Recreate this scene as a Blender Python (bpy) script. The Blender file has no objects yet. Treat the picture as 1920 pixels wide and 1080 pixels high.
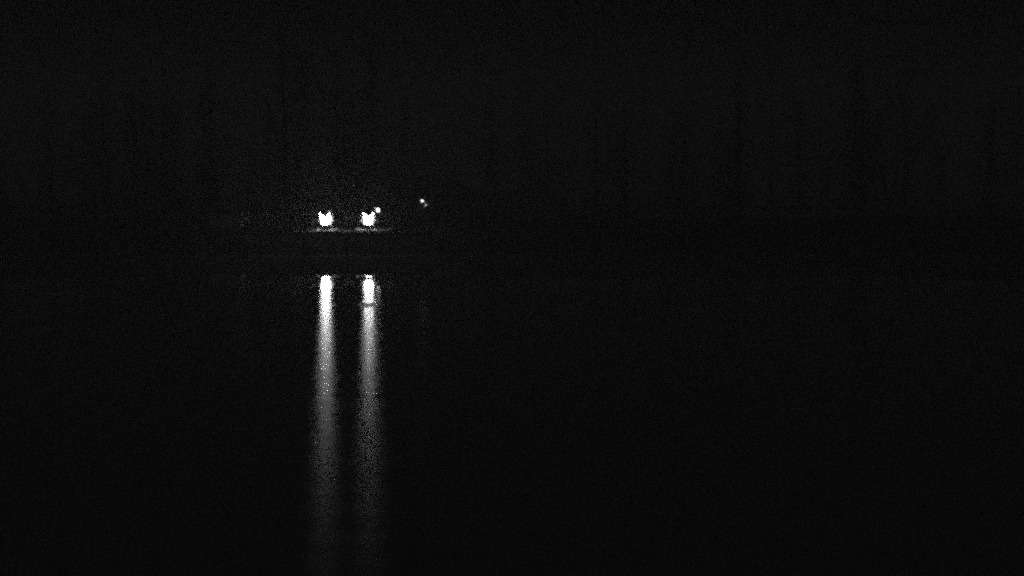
import bpy, bmesh, math, random
from math import sin, cos, pi, radians, atan, sqrt
from mathutils import Vector, Matrix

sc = bpy.context.scene
C = sc.collection

# ---------------------------------------------------------------- camera
F = 2400.0                      # focal length in pixels of the 1920 px wide photograph
PITCH = atan(177 / F)           # looking slightly down
CAM_H = 3.492                   # metres above the lake
cam_d = bpy.data.cameras.new('camera')
cam_d.sensor_width = 36
cam_d.lens = 36 * F / 1920
cam_d.clip_start = 0.1
cam_d.clip_end = 2000
cam = bpy.data.objects.new('camera', cam_d)
cam.location = (0, 0, CAM_H)
cam.rotation_euler = (pi / 2 - PITCH, 0, 0)
C.objects.link(cam)
sc.camera = cam

# ---------------------------------------------------------------- night sky
FILL_EL, FILL_AZ = 48, 205      # added fill lamp, behind the camera's left shoulder
world = bpy.data.worlds.new('World')
sc.world = world
world.use_nodes = True
nt = world.node_tree
bg = nt.nodes['Background']
sky = nt.nodes.new('ShaderNodeTexSky')
sky.sky_type = 'NISHITA'
sky.sun_disc = False
sky.sun_elevation = radians(FILL_EL)
sky.sun_rotation = radians(FILL_AZ)
sky.dust_density = 4.0
bw = nt.nodes.new('ShaderNodeRGBToBW')          # the camera sees no colour at night
nt.links.new(sky.outputs[0], bw.inputs[0])
nt.links.new(bw.outputs[0], bg.inputs[0])
SKY = 0.00011
bg.inputs[1].default_value = SKY

sun_d = bpy.data.lights.new('fill_sun', 'SUN')  # unseen source added to lift trees and haze out of black
sun_d.energy = 0.085
sun_d.angle = radians(12)
sun_d.color = (1, 1, 1)
fill_sun = bpy.data.objects.new('fill_sun', sun_d)
az, el = radians(FILL_AZ), radians(FILL_EL)
to_fill = Vector((sin(az) * cos(el), cos(az) * cos(el), sin(el)))
fill_sun.rotation_euler = to_fill.to_track_quat('Z', 'Y').to_euler()
fill_sun.location = (0, -30, 60)
C.objects.link(fill_sun)

sc.view_settings.view_transform = 'Standard'
sc.view_settings.look = 'None'
sc.view_settings.exposure = 0
sc.view_settings.gamma = 1
sc.view_settings.use_curve_mapping = False

cy = sc.cycles
cy.use_denoising = False        # a night camera's picture is grainy
cy.pixel_filter_type = 'GAUSSIAN'
cy.filter_width = 3.0          # a slightly soft lens
cy.use_adaptive_sampling = True
cy.adaptive_threshold = 0.06
cy.adaptive_min_samples = 2
cy.sample_clamp_indirect = 0
cy.sample_clamp_direct = 0
cy.use_light_tree = False
cy.max_bounces = 4
cy.diffuse_bounces = 1
cy.glossy_bounces = 3
cy.volume_bounces = 0
cy.transmission_bounces = 4

# ---------------------------------------------------------------- helpers
def at(px, py, Y):
    """the point where the ray through a pixel of the photograph reaches distance Y"""
    xc, yc = (px - 960) / F, (540 - py) / F
    d = Vector((xc, cos(PITCH) + sin(PITCH) * yc, -sin(PITCH) + cos(PITCH) * yc))
    return Vector((0, 0, CAM_H)) + d * (Y / d.y)

def gray(v):
    return (v, v, v, 1)

def mat(name, v, rough=0.7, noise=0.0, scale=4.0, stretch=(1, 1, 1), metal=0.0, bump=0.0):
    m = bpy.data.materials.new(name)
    m.use_nodes = True
    n = m.node_tree
    b = n.nodes['Principled BSDF']
    b.inputs['Roughness'].default_value = rough
    b.inputs['Metallic'].default_value = metal
    tc = n.nodes.new('ShaderNodeTexCoord')
    mp = n.nodes.new('ShaderNodeMapping')
    mp.inputs['Scale'].default_value = stretch
    nz = n.nodes.new('ShaderNodeTexNoise')
    nz.inputs['Scale'].default_value = scale
    nz.inputs['Detail'].default_value = 6
    n.links.new(tc.outputs['Object'], mp.inputs[0])
    n.links.new(mp.outputs[0], nz.inputs['Vector'])
    cr = n.nodes.new('ShaderNodeValToRGB')
    cr.color_ramp.elements[0].position = 0.3
    cr.color_ramp.elements[1].position = 0.7
    cr.color_ramp.elements[0].color = gray(v * (1 - noise))
    cr.color_ramp.elements[1].color = gray(v * (1 + noise))
    n.links.new(nz.outputs['Fac'], cr.inputs[0])
    n.links.new(cr.outputs[0], b.inputs['Base Color'])
    if bump:
        bp = n.nodes.new('ShaderNodeBump')
        bp.inputs['Strength'].default_value = bump
        bp.inputs['Distance'].default_value = 0.02
        n.links.new(nz.outputs['Fac'], bp.inputs['Height'])
        n.links.new(bp.outputs[0], b.inputs['Normal'])
    return m

def glow(name, strength):
    m = bpy.data.materials.new(name)
    m.use_nodes = True
    n = m.node_tree
    b = n.nodes['Principled BSDF']
    b.inputs['Base Color'].default_value = gray(0.8)
    b.inputs['Roughness'].default_value = 0.4
    b.inputs['Emission Color'].default_value = gray(1)
    b.inputs['Emission Strength'].default_value = strength
    return m

class MB:
    """collects simple solids in one bmesh"""
    def __init__(self):
        self.bm = bmesh.new()
    def box(self, x0, x1, y0, y1, z0, z1, bevel=0.0):
        r = bmesh.ops.create_cube(self.bm, size=1)
        for v in r['verts']:
            v.co = Vector((x0 + (v.co.x + .5) * (x1 - x0), y0 + (v.co.y + .5) * (y1 - y0), z0 + (v.co.z + .5) * (z1 - z0)))
        if bevel:
            es = list({e for v in r['verts'] for e in v.link_edges})
            bmesh.ops.bevel(self.bm, geom=es, offset=bevel, segments=1, affect='EDGES')
        return self
    def tube(self, pts, radii, seg=8, cap=True):
        pts = [Vector(p) for p in pts]
        if not hasattr(radii, '__len__'):
            radii = [radii] * len(pts)
        rings = []
        for i, p in enumerate(pts):
            t = (pts[min(i + 1, len(pts) - 1)] - pts[max(i - 1, 0)]).normalized()
            q = t.to_track_quat('Z', 'Y')
            rings.append([self.bm.verts.new(p + q @ Vector((cos(2 * pi * k / seg) * radii[i], sin(2 * pi * k / seg) * radii[i], 0))) for k in range(seg)])
        for a, b in zip(rings, rings[1:]):
            for k in range(seg):
                self.bm.faces.new((a[k], a[(k + 1) % seg], b[(k + 1) % seg], b[k]))
        if cap:
            self.bm.faces.new(rings[0][::-1]); self.bm.faces.new(rings[-1])
        return self
    def lathe(self, prof, seg=16, sy=1.0):
        rings = []
        for r, z in prof:
            rings.append([self.bm.verts.new((cos(2 * pi * (k + .5) / seg) * r, sin(2 * pi * (k + .5) / seg) * r * sy, z)) for k in range(seg)])
        for a, b in zip(rings, rings[1:]):
            for k in range(seg):
                self.bm.faces.new((a[k], a[(k + 1) % seg], b[(k + 1) % seg], b[k]))
        self.bm.faces.new(rings[0][::-1]); self.bm.faces.new(rings[-1])
        return self
    def prism(self, poly, y0, y1):
        """an outline in x, z with thickness along y"""
        a = [self.bm.verts.new((x, y0, z)) for x, z in poly]
        b = [self.bm.verts.new((x, y1, z)) for x, z in poly]
        n = len(poly)
        self.bm.faces.new(a); self.bm.faces.new(b[::-1])
        for i in range(n):
            self.bm.faces.new((a[i], b[i], b[(i + 1) % n], a[(i + 1) % n]))
        return self
    def build(self, name, m, parent=None, smooth=False, loc=None):
        bmesh.ops.recalc_face_normals(self.bm, faces=self.bm.faces)
        me = bpy.data.meshes.new(name)
        self.bm.to_mesh(me)
        self.bm.free()
        me.materials.append(m)
        if smooth:
            for p in me.polygons:
                p.use_smooth = True
        o = bpy.data.objects.new(name, me)
        C.objects.link(o)
        o.parent = parent
        if loc is not None:
            o.location = loc
        return o

def empty(name, loc, label, cat, group=None, rz=0):
    o = bpy.data.objects.new(name, None)
    C.objects.link(o)
    o.location = loc
    o.rotation_euler = (0, 0, rz)
    tag(o, label, cat, group)
    return o

def tag(o, label, cat, group=None):
    o['label'] = label
    o['category'] = cat
    if group:
        o['group'] = group

M = dict(
    bark=mat('bark', .08, .9, .5, 6, (1, 1, .25), bump=.6),
    birch=mat('birch_bark', .12, .8, .55, 5, (1, 1, 3), bump=.3),
    needles=mat('needles', .12, .8, .45, 1.3),
    twigs=mat('twigs', .05, .9, .3, 5),
    shrub=mat('shrub_twigs', .22, .9, .3, 5),
    timber=mat('weathered_timber', .11, .85, .5, 5, (.3, 1, 6), bump=.5),
    cap=mat('cap_board', .05, .8, .4, 5, (.3, 3, 3), bump=.5),
    bloom_gray=mat('bloom_plate_gray', .05, .5, .3, 9),
    white=mat('white_enamel', .75, .35, .06, 9),
    post=mat('galvanised_post', .12, .5, .15, 9, metal=.3),
    dark=mat('black_metal', .03, .45, .2, 9),
    concrete=mat('concrete', .09, .9, .25, 8, bump=.4),
    siding=mat('cabin_siding', .07, .85, .4, 4, (.3, 1, 5), bump=.3),
    shed=mat('shed_boards', .12, .85, .4, 4, (5, 1, .3), bump=.3),
    roof=mat('roof_shingle', .05, .9, .4, 8, bump=.4),
    glass=mat('window_glass', .02, .08, 0, 1),
    lamp=glow('flood_lamp_light', 80),
    lamp_dimmer=glow('flood_lamp_light_dimmer', 60),
    lamp_small=glow('small_lamp_light', 7),
    porch=glow('porch_light', 3.6),
    doorway=glow('lit_slot', 1.1),
)

# ---------------------------------------------------------------- lake
def water_material():
    m = bpy.data.materials.new('lake_water')
    m.use_nodes = True
    n = m.node_tree
    N, L = n.nodes, n.links
    for x in list(N):
        N.remove(x)
    out = N.new('ShaderNodeOutputMaterial')
    geo = N.new('ShaderNodeNewGeometry')
    sep = N.new('ShaderNodeSeparateXYZ')
    L.new(geo.outputs['Position'], sep.inputs[0])
    # wind ruffle: calm under the far bank, ruffled in the open lake. value = microfacet slope
    def ramp(stops, src, lo, hi):
        mr = N.new('ShaderNodeMapRange')
        mr.inputs['From Min'].default_value = lo
        mr.inputs['From Max'].default_value = hi
        L.new(src, mr.inputs['Value'])
        cr = N.new('ShaderNodeValToRGB')
        e = cr.color_ramp.elements
        while len(e) < len(stops):
            e.new(0.5)
        for k, (p, v) in enumerate(stops):
            e[k].position = (p - lo) / (hi - lo)
            e[k].color = gray(v)
        L.new(mr.outputs[0], cr.inputs[0])
        return cr.outputs[0]
    def math_(op, a, b=None, clamp=False):
        x = N.new('ShaderNodeMath')
        x.operation = op
        x.use_clamp = clamp
        for i, s in enumerate((a, b)):
            if s is None:
                continue
            if isinstance(s, (int, float)):
                x.inputs[i].default_value = s
            else:
                L.new(s, x.inputs[i])
        return x.outputs[0]
    def noise(sx, sy, scale, detail=3, off=0.0):
        mp = N.new('ShaderNodeMapping')
        mp.inputs['Scale'].default_value = (sx, sy, 1)
        mp.inputs['Location'].default_value = (off, off * 2, 0)
        L.new(geo.outputs['Position'], mp.inputs[0])
        nz = N.new('ShaderNodeTexNoise')
        nz.inputs['Scale'].default_value = scale
        nz.inputs['Detail'].default_value = detail
        L.new(mp.outputs[0], nz.inputs['Vector'])
        return nz.outputs['Fac']
    warp = math_('MULTIPLY', math_('SUBTRACT', noise(.3, .3, 1.0, 2, 3.0), .5), 1.6)
    yy = math_('ADD', sep.outputs['Y'], warp)
    base = ramp([(10, .062), (20, .057), (30, .046), (38, .036), (46, .026), (47.8, .006), (49.3, .0006), (80, .0005)], yy, 0, 80)
    # streaks of calmer and rougher water lying across the view
    bands = math_('MULTIPLY_ADD', noise(.12, 1.3, 1.0, 4, 11.0), .8)
    bands.node.inputs[2].default_value = .60
    alpha = math_('MULTIPLY', base, bands)
    # cat's paws and slicks: small patches of rougher or calmer water
    def patch(cx, cy_, rx, ry, f):
        dx = math_('DIVIDE', math_('SUBTRACT', sep.outputs['X'], cx), rx)
        dy = math_('DIVIDE', math_('SUBTRACT', sep.outputs['Y'], cy_), ry)
        d = math_('SQRT', math_('ADD', math_('MULTIPLY', dx, dx), math_('MULTIPLY', dy, dy)))
        d = math_('ADD', d, math_('MULTIPLY', math_('SUBTRACT', PN, .5), .9))
        mr = N.new('ShaderNodeMapRange')
        mr.inputs['From Min'].default_value = .7
        mr.inputs['From Max'].default_value = 1.1
        mr.inputs['To Min'].default_value = f
        mr.inputs['To Max'].default_value = 1.0
        L.new(d, mr.inputs['Value'])
        return mr.outputs[0]
    PN = noise(1.6, 2.5, 1.0, 3, 5.0)
    for q in PATCHES:
        alpha = math_('MULTIPLY', alpha, patch(*q))
    rough = math_('SQRT', alpha)
    # small ripples
    rip = noise(1.0, 3.2, 1.4, 2, 2.0)
    bp = N.new('ShaderNodeBump')
    bp.inputs['Distance'].default_value = .02
    L.new(rip, bp.inputs['Height'])
    st = ramp([(10, .05), (22, .12), (46, .12), (50, .015), (56, .004)], yy, 0, 80)
    L.new(st, bp.inputs['Strength'])
    gl = N.new('ShaderNodeBsdfAnisotropic')
    gl.distribution = 'BECKMANN'
    gl.inputs['Color'].default_value = gray(1)
    gl.inputs['Anisotropy'].default_value = ANISO
    tan = N.new('ShaderNodeCombineXYZ')
    tan.inputs[0].default_value = 1.0
    L.new(tan.outputs[0], gl.inputs['Tangent'])
    L.new(rough, gl.inputs['Roughness'])
    L.new(bp.outputs[0], gl.inputs['Normal'])
    df = N.new('ShaderNodeBsdfDiffuse')
    df.inputs['Color'].default_value = gray(.13)
    fr = N.new('ShaderNodeFresnel')
    fr.inputs['IOR'].default_value = 1.33
    mx = N.new('ShaderNodeMixShader')
    L.new(fr.outputs[0], mx.inputs[0])
    L.new(df.outputs[0], mx.inputs[1])
    L.new(gl.outputs[0], mx.inputs[2])
    L.new(mx.outputs[0], out.inputs[0])
    return m

ANISO = 0.28
PATCHES = [(-4.45, 40.1, 1.2, .95, 3.2),      # cat's paw that cuts the right reflection
           (-4.06, 27.75, .50, .14, .60),      # bright dash in the left one
           (-7.45, 66.0, .45, .35, 13),        # glints near the far wall
           (-7.95, 72.9, .40, .35, 20),
           (-5.98, 54.0, .50, .55, 9),
           (-7.62, 54.0, .26, .50, 5),
           (-7.84, 52.0, .42, 2.2, 7),
           (-3.2, 33.5, .9, .25, .7),
           (-2.6, 22.0, .8, .25, .7)]
WM = water_material()
def sheet(name, x0, x1, nx, y0, y1, ny, zf, m):
    vs = [(x0 + (x1 - x0) * i / nx, y0 + (y1 - y0) * j / ny, 0) for j in range(ny + 1) for i in range(nx + 1)]
    vs = [(x, y, zf(x, y)) for x, y, _ in vs]
    fs = [(j * (nx + 1) + i, j * (nx + 1) + i + 1, (j + 1) * (nx + 1) + i + 1, (j + 1) * (nx + 1) + i) for j in range(ny) for i in range(nx)]
    me = bpy.data.meshes.new(name)
    me.from_pydata(vs, [], fs)
    me.materials.append(m)
    for p in me.polygons:
        p.use_smooth = True
    o = bpy.data.objects.new(name, me)
    C.objects.link(o)
    o['kind'] = 'structure'
    return o
sheet('water', -240, 240, 24, -20, 82, 10, lambda x, y: 0.0, WM)

# ---------------------------------------------------------------- far shore
SHORE = 75.0
WALL_X0, WALL_X1 = at(484, 434, 75.0).x, at(808, 434, 75.0).x
WALL_TOP = at(650, 434.5, SHORE).z          # about 1.3 m above the lake
from mathutils import noise as mnoise
def ground_z(x, y):
    n = mnoise.noise(Vector((x * .13, y * .13, 0))) * .5 + mnoise.noise(Vector((x * .9, y * .9, 4))) * .05
    t = max(0.0, y - SHORE - .25)
    inside = 1.0
    for d in (x - WALL_X0, WALL_X1 - x):
        inside = min(inside, max(0.0, min(1.0, d / 2.6)))
    far = max(0.0, min(1.0, (t - 9) / 20))
    far = far * far * (3 - 2 * far)
    hi = WALL_TOP - .05 + .13 * min(t, 4.5) * (1 - far) - .75 * far + .04 * max(0, t - 40)
    lo = -1.0 + .42 * (y - SHORE + 2)
    lo = min(lo, hi)
    z = hi * inside + lo * (1 - inside)
    if WALL_X0 < x < WALL_X1 and y < SHORE + .3:
        z = -1.0
    return z + n * min(1.0, t * .18)
GM = mat('fallen_leaf_lawn', .03, .95, .55, 2.2, bump=.8)
def shore_mesh():
    xs = [-240, -160, -110, -80] + [-60 + k * .5 for k in range(241)] + [80, 110, 160, 240]
    ys = [72.5, 73.5, 74.3, SHORE + .1, SHORE + .32] + [75.6 + k * .4 for k in range(60)] + [100 + k * 4 for k in range(10)] + [150, 175, 200, 235]
    nx = len(xs)
    vs = [(x, y, ground_z(x, y)) for y in ys for x in xs]
    fs = [(j * nx + i, j * nx + i + 1, (j + 1) * nx + i + 1, (j + 1) * nx + i) for j in range(len(ys) - 1) for i in range(nx - 1)]
    me = bpy.data.meshes.new('shore_ground')
    me.from_pydata(vs, [], fs)
    me.materials.append(GM)
    for p in me.polygons:
        p.use_smooth = True
    o = bpy.data.objects.new('shore_ground', me)
    C.objects.link(o)
    o['kind'] = 'structure'
shore_mesh()

# timber retaining wall at the water's edge
wall = empty('retaining_wall', (0, SHORE, 0), 'dark timber retaining wall rising from the water below the two bright lamps', 'retaining wall')
rng = random.Random(5)
nb = 4
bay = (WALL_X1 - WALL_X0) / nb
bh = (WALL_TOP - .06 + .6) / 6
board_me = None
for i in range(nb):
    for k in range(6):
        if board_me is None:
            b = MB().box(0, bay - .012, 0, .08, 0, bh - .014, .008).build('board', M['timber'], wall)
            board_me = b.data
        else:
            b = bpy.data.objects.new('board', board_me); C.objects.link(b); b.parent = wall
        b.location = (WALL_X0 + i * bay + .006, rng.uniform(0, .018), -.6 + k * bh + .004)
    p = MB().box(-.09, .09, -.14, -.004, -.8, WALL_TOP - .07 - rng.uniform(0, .04), .012).build('wall_post', M['timber'], wall, loc=(WALL_X0 + i * bay, 0, 0))
for i in range(nb):
    MB().box(WALL_X0 + i * bay + .005, WALL_X0 + (i + 1) * bay - .005, -.12, .26, WALL_TOP - .055, WALL_TOP - rng.uniform(0, .006), .008).build('cap_board', M['cap'], wall)

# ---------------------------------------------------------------- the two bright lamps
def lamp_post(px, label, right_knob, light, skew):
    base = at(px, 434, SHORE + .9); gz = ground_z(base.x, base.y)
    c = at(px, 411, SHORE + .9)
    t = empty('lamp_post', (c.x, SHORE + .9, gz), label, 'lamp', 'bright lamps on the far shore')
    t.rotation_euler = (0, 0, -skew)
    cz = c.z - gz                                   # centre of the light above the ground
    ap = MB()
    ap.box(-.62 + skew, .62 + skew, -.62, .5, -.25, .02, .03)
    for v in ap.bm.verts:
        if v.co.z > 0 and v.co.y > 0:
            v.co.z += .14
    ap.build('pool_apron', M['concrete'], t)  # sloped slab added to catch the lamp's pool of light
    MB().tube([(0, 0, .1), (0, 0, cz - .36)], .045, 10).build('post', M['post'], t)
    MB().lathe([(.12, cz - .37), (.21, cz - .33), (.21, cz - .30)], 12).build('lamp_base', M['dark'], t)
    # light body: two leaning heads, tips drawn out to imitate flare spikes
    for sg in (-1, 1):
        h_ = MB().tube([(sg * .05, 0, cz - .29), (sg * .09, 0, cz - .24), (sg * .105, 0, cz - .02), (sg * .145, -.02, cz + .11), (sg * .235, -.04, cz + .25), (sg * .30, -.05, cz + .35)], [.06, .085, .112, .07, .024, .008], 12).build('lamp_head', light, t, smooth=True)
    # dark wedge hood between the two heads and a star-cut plate added to imitate bloom
    MB().prism([(0, cz + .13), (.13, cz + .32), (.10, cz + .36), (-.10, cz + .36), (-.13, cz + .32)], -.06, .12).build('hood', M['dark'], t)
    pts = []
    for k, (an, rad) in enumerate([(90, .16), (118, .20), (150, .30), (176, .27), (196, .37), (220, .28), (240, .36), (270, .27), (292, .30), (308, .46), (326, .27), (350, .35), (5, .27), (35, .36), (62, .20)]):
        rad *= 1.45 if 130 < an < 360 or an < 50 else 1.0
        pts.append((cos(radians(an)) * rad, cz - .03 + sin(radians(an)) * rad * (.8 if an > 180 else 1.0)))
    MB().prism(pts, .19, .24).build('bloom_plate', M['bloom_gray'], t)
    if right_knob:
        MB().lathe([(.03, -.07), (.08, -.035), (.085, .02), (.04, .07)], 10).build('finial', M['white'], t, loc=(.34, -.15, cz + .50))
    return t
lamp_post(609.5, 'bright lantern on a short post, left of the two large lamps across the lake', True, M['lamp'], .12)
lamp_post(690.5, 'bright lantern on a short post, right of the two, beside a small lamp', False, M['lamp_dimmer'], -.14)

# small bright lamp beside the right one
c = at(708.5, 393.5, SHORE + 1.1)
gz = ground_z(c.x, c.y)
sl = empty('small_lamp', (c.x, c.y, gz), 'small bright lamp on a thin pole just above and right of the right lantern', 'lamp')
cz = c.z - gz
MB().tube([(0, .03, -.1), (0, .03, cz - .10)], .010, 6).build('pole', M['dark'], sl)
MB().lathe([(.04, cz - .11), (.08, cz - .07), (.095, cz - .01), (.075, cz + .05), (.035, cz + .10)], 12, .8).build('bulb', M['lamp_small'], sl, smooth=True)
for a, b in (((-.07, .06), (-.17, .20)), ((.06, .06), (.15, .19)), ((-.08, .0), (-.32, -.05)), ((.06, -.06), (.13, -.18))):
    MB().tube([(a[0], -.1, cz + a[1]), (b[0], -.1, cz + b[1])], [.03, .010], 6).build('flare_spike', M['white'], sl)  # white wires added to imitate the lamp's flare spikes

# thin pale pole to the right of the left lamp
c = at(624.5, 401, SHORE + 1.5)
gz = ground_z(c.x, c.y)
mp_ = empty('marker_pole', (c.x, c.y, gz), 'thin pale pole standing just right of the left lantern', 'pole')
MB().tube([(0, 0, -.1), (.01, 0, c.z - gz)], .016, 8).build('shaft', M['post'], mp_)
MB().tube([(.01, 0, c.z - gz), (.01, 0, c.z - gz + .04)], .028, 8).build('pole_cap', M['white'], mp_)

# ---------------------------------------------------------------- small shed at the left, dim
c = at(432, 434, SHORE + 4.5)
gz = ground_z(c.x, c.y)
sh = empty('shed', (c.x, c.y, gz), 'small dim board shed on the bank left of the lamps', 'shed', rz=radians(-14))
w, h, d = 2.1, .75, 1.5
nbd = 12
bw_ = w / nbd
me = None
for i in range(nbd):
    o = MB().box(0, bw_ - .012, 0, .025, -.2, h, .004).build('board', M['shed'], sh) if me is None else bpy.data.objects.new('board', me)
    if me is None:
        me = o.data
    else:
        C.objects.link(o); o.parent = sh
    o.location = (-w / 2 + i * bw_ + .006, -d / 2 - rng.uniform(.0, .012), 0)
MB().box(-w / 2, w / 2, -d / 2 + .026, d / 2, -.2, h - .01).build('wall', M['shed'], sh)
MB().prism([(-w / 2 - .15, h + .005), (w / 2 + .15, h + .005), (w / 2 + .15, h + .08), (0, h + .52), (-w / 2 - .15, h + .08)], -d / 2 - .2, d / 2 + .15).build('roof', M['roof'], sh)

# ---------------------------------------------------------------- cabin in the wood with two small lights
CY = 108.0
c = at(805, 395, CY)
gz = ground_z(c.x, c.y)
cb = empty('cabin', (c.x, CY, gz), 'dark cabin among the trees with two tiny lights on its front', 'cabin')
cw, cd, ch = 7.6, 5.0, 2.9
MB().box(-cw / 2, cw / 2, 0, cd, -.6, ch).build('wall', M['siding'], cb)
lapme = None
for k in range(11):
    if lapme is None:
        o = MB().box(-cw / 2 - .01, cw / 2 + .01, -.03, -.003, 0, .235, .006).build('siding_board', M['siding'], cb); lapme = o.data
    else:
        o = bpy.data.objects.new('siding_board', lapme); C.objects.link(o); o.parent = cb
    o.location = (0, rng.uniform(-.004, 0), -.05 + k * .25)
rf = MB().prism([(-cw / 2 - .4, ch + .003), (cw / 2 + .4, ch + .003), (cw / 2 + .4, ch + .15), (0, ch + 1.9), (-cw / 2 - .4, ch + .15)], -.5, cd + .4).build('roof', M['roof'], cb)
MB().box(1.9, 2.5, 2.5, 3.1, ch + .9, ch + 2.3).build('chimney', M['concrete'], rf)
for wx in (-2.9, 1.2):
    f = MB().box(wx - .5, wx + .5, -.07, -.036, 1.0, 2.1, .01).build('window', M['siding'], cb)
    MB().box(wx - .43, wx + .43, -.08, -.072, 1.07, 2.03).build('pane', M['glass'], f)
dr = MB().box(-1.5, -.6, -.07, -.036, .0, 2.05, .01).build('door', M['siding'], cb)
MB().lathe([(.02, -.02), (.03, 0), (.02, .02)], 8).build('handle', M['post'], dr, loc=(-.72, -.1, 1.0))
p = at(791.8, 376.6, CY - .2)
pl = empty('porch_lamp', (p.x, p.y, p.z), 'upper left of the two tiny lights on the dark cabin', 'lamp')
MB().lathe([(.05, -.085), (.095, -.05), (.11, 0), (.09, .06), (.05, .085)], 10).build('bulb', M['porch'], pl, smooth=True)
MB().prism([(-.12, .087), (.12, .087), (.04, .15), (-.04, .15)], -.1, .17).build('hood', M['dark'], pl)
p = at(797.8, 384.8, CY - .2)
pl = empty('wall_lamp', (p.x, p.y, p.z), 'lower right and dimmer of the two tiny lights on the dark cabin', 'lamp')
MB().prism([(-.13, -.09), (-.06, -.11), (.13, .04), (.12, .10), (.04, .09)], -.05, .02).build('lens', M['doorway'], pl)
MB().box(-.05, .05, .022, .17, -.05, .05).build('bracket', M['dark'], pl)
MB().prism([(-.16, -.19), (-.02, -.2), (.02, -.12), (-.05, -.12)], -.02, .03).build('lit_patch', M['white'], pl)  # white plate added for the lit patch of siding below

# ---------------------------------------------------------------- trees
def conifer_mesh(seed, H, R):
    r = random.Random(seed)
    tr = MB()
    lean = r.uniform(-.02, .02)
    tr.tube([(0, 0, -.3), (lean * H * .3, 0, H * .35), (lean * H * .7, 0, H * .7), (lean * H, 0, H * .98)], [H * .017, H * .013, H * .007, .01], 7)
    vs, fs = [], []
    z = H * r.uniform(.10, .18)
    while z < H * .99:
        t = z / H
        rad = R * (1 - t) ** .85 * r.uniform(.75, 1.1) + .12
        nbr = 5 if t < .85 else 4
        a0 = r.uniform(0, 6.28)
        for b in range(nbr):
            a = a0 + b * 6.283 / nbr + r.uniform(-.3, .3)
            ln = rad * r.uniform(.65, 1.1)
            if r.random() < .1:
                continue
            droop = r.uniform(.15, .4) * ln
            tr.tube([(lean * z, 0, z), (lean * z + cos(a) * ln, sin(a) * ln, z - droop * .8)], [.018 + .01 * (1 - t), .005], 3, False)
            steps = max(3, int(ln / .22))
            for s in range(1, steps + 1):
                u = s / steps
                px_, py_, pz_ = lean * z + cos(a) * ln * u, sin(a) * ln * u, z - droop * u * u
                for q in range(3):
                    a2 = a + r.choice((-1, 1)) * r.uniform(.4, 1.3)
                    l2 = r.uniform(.18, .38) * (1.2 - .5 * u)
                    wd = r.uniform(.03, .07)
                    dz = -r.uniform(.02, .2)
                    dx, dy = cos(a2), sin(a2)
                    nx_, ny_ = -dy * wd, dx * wd
                    o = len(vs)
                    vs += [(px_ - nx_, py_ - ny_, pz_ + r.uniform(-.04, .04)), (px_ + nx_, py_ + ny_, pz_ + r.uniform(-.04, .04)), (px_ + dx * l2 + nx_ * .3, py_ + dy * l2 + ny_ * .3, pz_ + dz * l2 / .3)]
                    fs.append((o, o + 1, o + 2))
        z += r.uniform(.28, .45) * (1.1 - .4 * t)
    return tr, vs, fs

def bare_mesh(seed, H):
    r = random.Random(seed)
    tr, cr = MB(), MB()
    vs, fs = [], []
    def grow(p, d, ln, rad, depth):
        pts, rr = [p], [rad]
        dd = d.copy()
        n = 4
        for i in range(n):
            dd = (dd + Vector((r.uniform(-.16, .16), r.uniform(-.16, .16), r.uniform(-.02, .12)))).normalized()
            pts.append(pts[-1] + dd * ln / n)
            rr.append(rad * (1 - .5 * (i + 1) / n))
        (tr if depth == 0 else cr).tube(pts, rr, (8, 5, 3, 3)[min(depth, 3)], depth == 0)
        if depth >= 3:
            return
        for k in range((7, 5, 4)[depth]):
            u = r.uniform(.35 if depth == 0 else .2, 1.0)
            i = min(n - 1, int(u * n))
            q = pts[i].lerp(pts[i + 1], u * n - i)
            a = r.uniform(0, 6.28)
            side = Vector((cos(a), sin(a), r.uniform(.3, .9))).normalized()
            nd = (dd * .5 + side * .7).normalized()
            grow(q, nd, ln * r.uniform(.35, .55), rr[i + 1] * .55, depth + 1)
    grow(Vector((0, 0, -.3)), Vector((0, 0, 1)), H * .75, H * .014, 0)
    return tr, cr

conif = []
for s, (H, R) in enumerate([(10.5, 2.2), (8.0, 1.9), (12.5, 2.5), (5.2, 1.5)]):
    tr, vs, fs = conifer_mesh(40 + s, H, R)
    t = tr.build('trunk', M['bark'])
    me = bpy.data.meshes.new('crown'); me.from_pydata(vs, [], fs); me.materials.append(M['needles'])
    conif.append((t.data, me)); bpy.data.objects.remove(t)
bare = []
for s, H in enumerate([10.0, 8.5, 11.5]):
    tr, cr = bare_mesh(70 + s, H)
    a = tr.build('trunk', M['birch' if s == 1 else 'bark']); b = cr.build('crown', M['twigs'])
    bare.append((a.data, b.data)); bpy.data.objects.remove(a); bpy.data.objects.remove(b)

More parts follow.
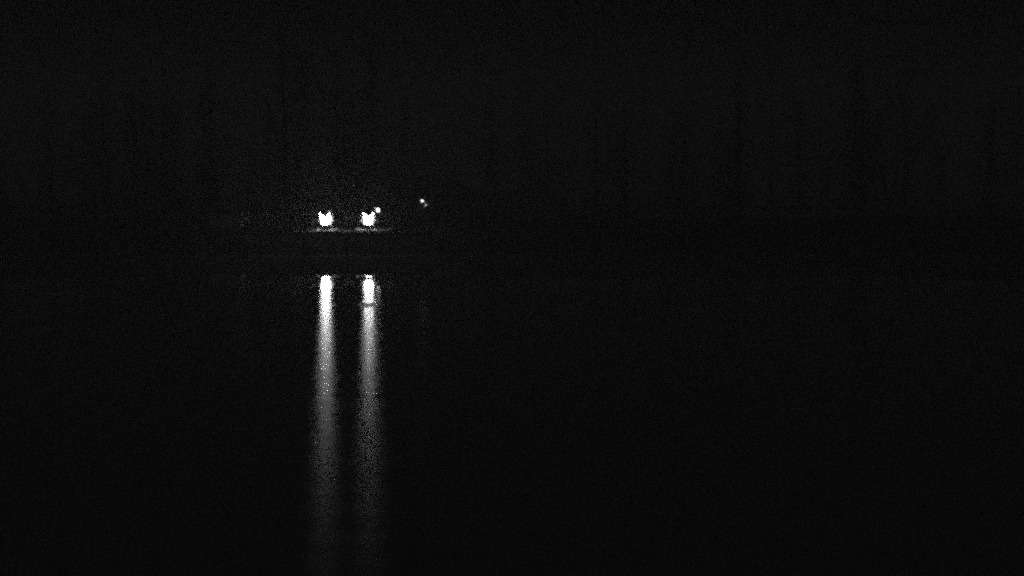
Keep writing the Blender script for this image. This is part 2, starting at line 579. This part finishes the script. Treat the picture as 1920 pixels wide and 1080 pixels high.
def place_tree(kind, px, Y, label, rz, s=1.0):
    x = at(px, 434, Y).x
    name = 'pine_tree' if kind[0] == 'c' else 'bare_tree'
    t = empty(name, (x, Y, ground_z(x, Y) - .05), label, 'tree', 'trees behind the lamps', rz)
    t.scale = (s, s, s)
    for nm, me in zip(('trunk', 'crown'), (conif if kind[0] == 'c' else bare)[int(kind[1])]):
        o = bpy.data.objects.new(nm, me); C.objects.link(o); o.parent = t
for a in [
    ('c0', 574, 82.5, 'evergreen dimly lit just left behind the left lantern', .4),
    ('b2', 636, 83.5, 'bare tree between the two lanterns, nearer the left one', 1.2),
    ('c1', 662, 84.5, 'evergreen dimly lit right between and behind the two lanterns', 2.0),
    ('c3', 728, 82.0, 'short evergreen dimly lit right of the small lamp', .1),
    ('c2', 536, 85.5, 'tall evergreen second to the left behind the left lantern', 3.0),
    ('c1', 508, 82.5, 'evergreen at the left edge of the lamp glow', .9),
    ('c3', 548, 80.6, 'short evergreen at the front of the bank left of the left lantern', 4.2),
    ('c3', 480, 83.6, 'short evergreen in the dark between the shed and the lamp glow', 2.2),
    ('c2', 700, 86.0, 'tall evergreen behind the right lantern and small lamp', 2.5),
    ('c1', 758, 84.0, 'evergreen in the dark between the small lamp and the cabin lights', 3.6),
    ('c0', 400, 87.0, 'evergreen in the dark behind the shed', 5.0),
]:
    place_tree(*a)

# low bare shrubs on the bank
def shrub_mesh(seed):
    r = random.Random(seed)
    m = MB()
    for k in range(34):
        a, t = r.uniform(0, 6.28), r.uniform(.1, .75)
        ln = r.uniform(.5, 1.0)
        d = Vector((cos(a) * sin(t), sin(a) * sin(t), cos(t)))
        p0 = Vector((r.uniform(-.1, .1), r.uniform(-.1, .1), -.05))
        p1 = p0 + d * ln * .5; p2 = p1 + (d + Vector((r.uniform(-.3, .3), r.uniform(-.3, .3), .2))).normalized() * ln * .5
        m.tube([p0, p1, p2], [.008, .006, .003], 3, False)
        for q in range(3):
            u = r.uniform(.2, 1); s = p1.lerp(p2, u)
            m.tube([s, s + Vector((r.uniform(-.2, .2), r.uniform(-.2, .2), r.uniform(.05, .25)))], [.004, .002], 3, False)
    return m
shr = [shrub_mesh(k).build('shrub', M['shrub']) for k in (1, 2)]
shrub_spots = [(560, 79.2, 'leafless shrub on the bank a little left of the left lantern'),
               (588, 78.6, 'leafless shrub close behind the left side of the left lantern'),
               (652, 79.6, 'leafless shrub on the bank midway between the two lanterns'),
               (726, 78.8, 'leafless shrub on the bank right of the right lantern'),
               (500, 79.4, 'leafless shrub on the bank between the shed and the left lantern')]
for i, (px, Y, lab) in enumerate(shrub_spots):
    o = shr[i] if i < 2 else shr[i % 2].copy()
    if i >= 2:
        C.objects.link(o)
    x = at(px, 434, Y).x
    o.location = (x, Y, ground_z(x, Y)); o.rotation_euler = (0, 0, i * 1.7)
    tag(o, lab, 'shrub', 'shrubs on the lamp lit bank')

# fallen leaves on the lit bank (uncountable)
def leaves():
    r = random.Random(9)
    vs, fs = [], []
    for k in range(9000):
        x, y = r.uniform(-18, -1), SHORE + .3 + abs(r.gauss(0, 3.2))
        z = ground_z(x, y) + .015
        s = r.uniform(.03, .06); a = r.uniform(0, 6.28); tl = r.uniform(-.04, .05)
        o = len(vs)
        vs += [(x + cos(a) * s, y + sin(a) * s, z), (x - sin(a) * s * .6, y + cos(a) * s * .6, z + tl * .6), (x - cos(a) * s, y - sin(a) * s, z + .02), (x + sin(a) * s * .6, y - cos(a) * s * .6, z - .005)]
        fs.append((o, o + 1, o + 2, o + 3))
    me = bpy.data.meshes.new('fallen_leaves'); me.from_pydata(vs, [], fs)
    me.materials.append(mat('dry_leaves', .04, .8, .5, 3))
    o = bpy.data.objects.new('fallen_leaves', me); C.objects.link(o)
    o['kind'] = 'stuff'; tag(o, 'dry fallen leaves scattered over the lamp lit bank', 'leaves')
leaves()

# the unlit wood beyond: nothing tells its trees apart in the dark
def far_wood():
    r = random.Random(21)
    vs, fs, mi = [], [], []
    for k in range(130):
        side = r.random()
        y = r.uniform(86, 150)
        x = r.uniform(-.52, .52) * y
        if abs(x - at(800, 400, y).x) < 4.5 and y < 118:
            continue
        if y < 90 and -19 < x < -4:
            continue
        kind = r.random()
        src = conif[r.randrange(4)] if kind < .65 else bare[r.randrange(3)]
        s = r.uniform(.8, 1.15); a = r.uniform(0, 6.28); ca, sa = cos(a) * s, sin(a) * s
        gz_ = ground_z(x, y)
        for part_i, me in enumerate(src):
            o = len(vs)
            for v in me.vertices:
                p = v.co
                vs.append((x + p.x * ca - p.y * sa, y + p.x * sa + p.y * ca, gz_ + p.z * s))
            for f in me.polygons:
                fs.append([o + i for i in f.vertices]); mi.append(1 if (part_i == 1 and kind < .65) else 0)
    me = bpy.data.meshes.new('far_wood'); me.from_pydata(vs, [], fs)
    me.materials.append(M['bark']); me.materials.append(M['needles'])
    me.polygons.foreach_set('material_index', mi)
    o = bpy.data.objects.new('far_wood', me); C.objects.link(o)
    o['kind'] = 'stuff'; tag(o, 'unlit wood reading as one black mass beyond the shore', 'wood')
far_wood()

# ---------------------------------------------------------------- night haze
hz = MB().box(-245, 245, -22, 240, -2.2, 24)
hm = bpy.data.materials.new('haze')
hm.use_nodes = True
hn = hm.node_tree
for x in list(hn.nodes):
    hn.nodes.remove(x)
ho = hn.nodes.new('ShaderNodeOutputMaterial')
pv = hn.nodes.new('ShaderNodeVolumePrincipled')
pv.inputs['Color'].default_value = gray(.9)
pv.inputs['Density'].default_value = 0.0052
pv.inputs['Anisotropy'].default_value = 0.0
hn.links.new(pv.outputs[0], ho.inputs['Volume'])
h = hz.build('haze', hm)
h['kind'] = 'stuff'
h['label'] = 'thin night haze over the lake and the far shore'
h['category'] = 'haze'
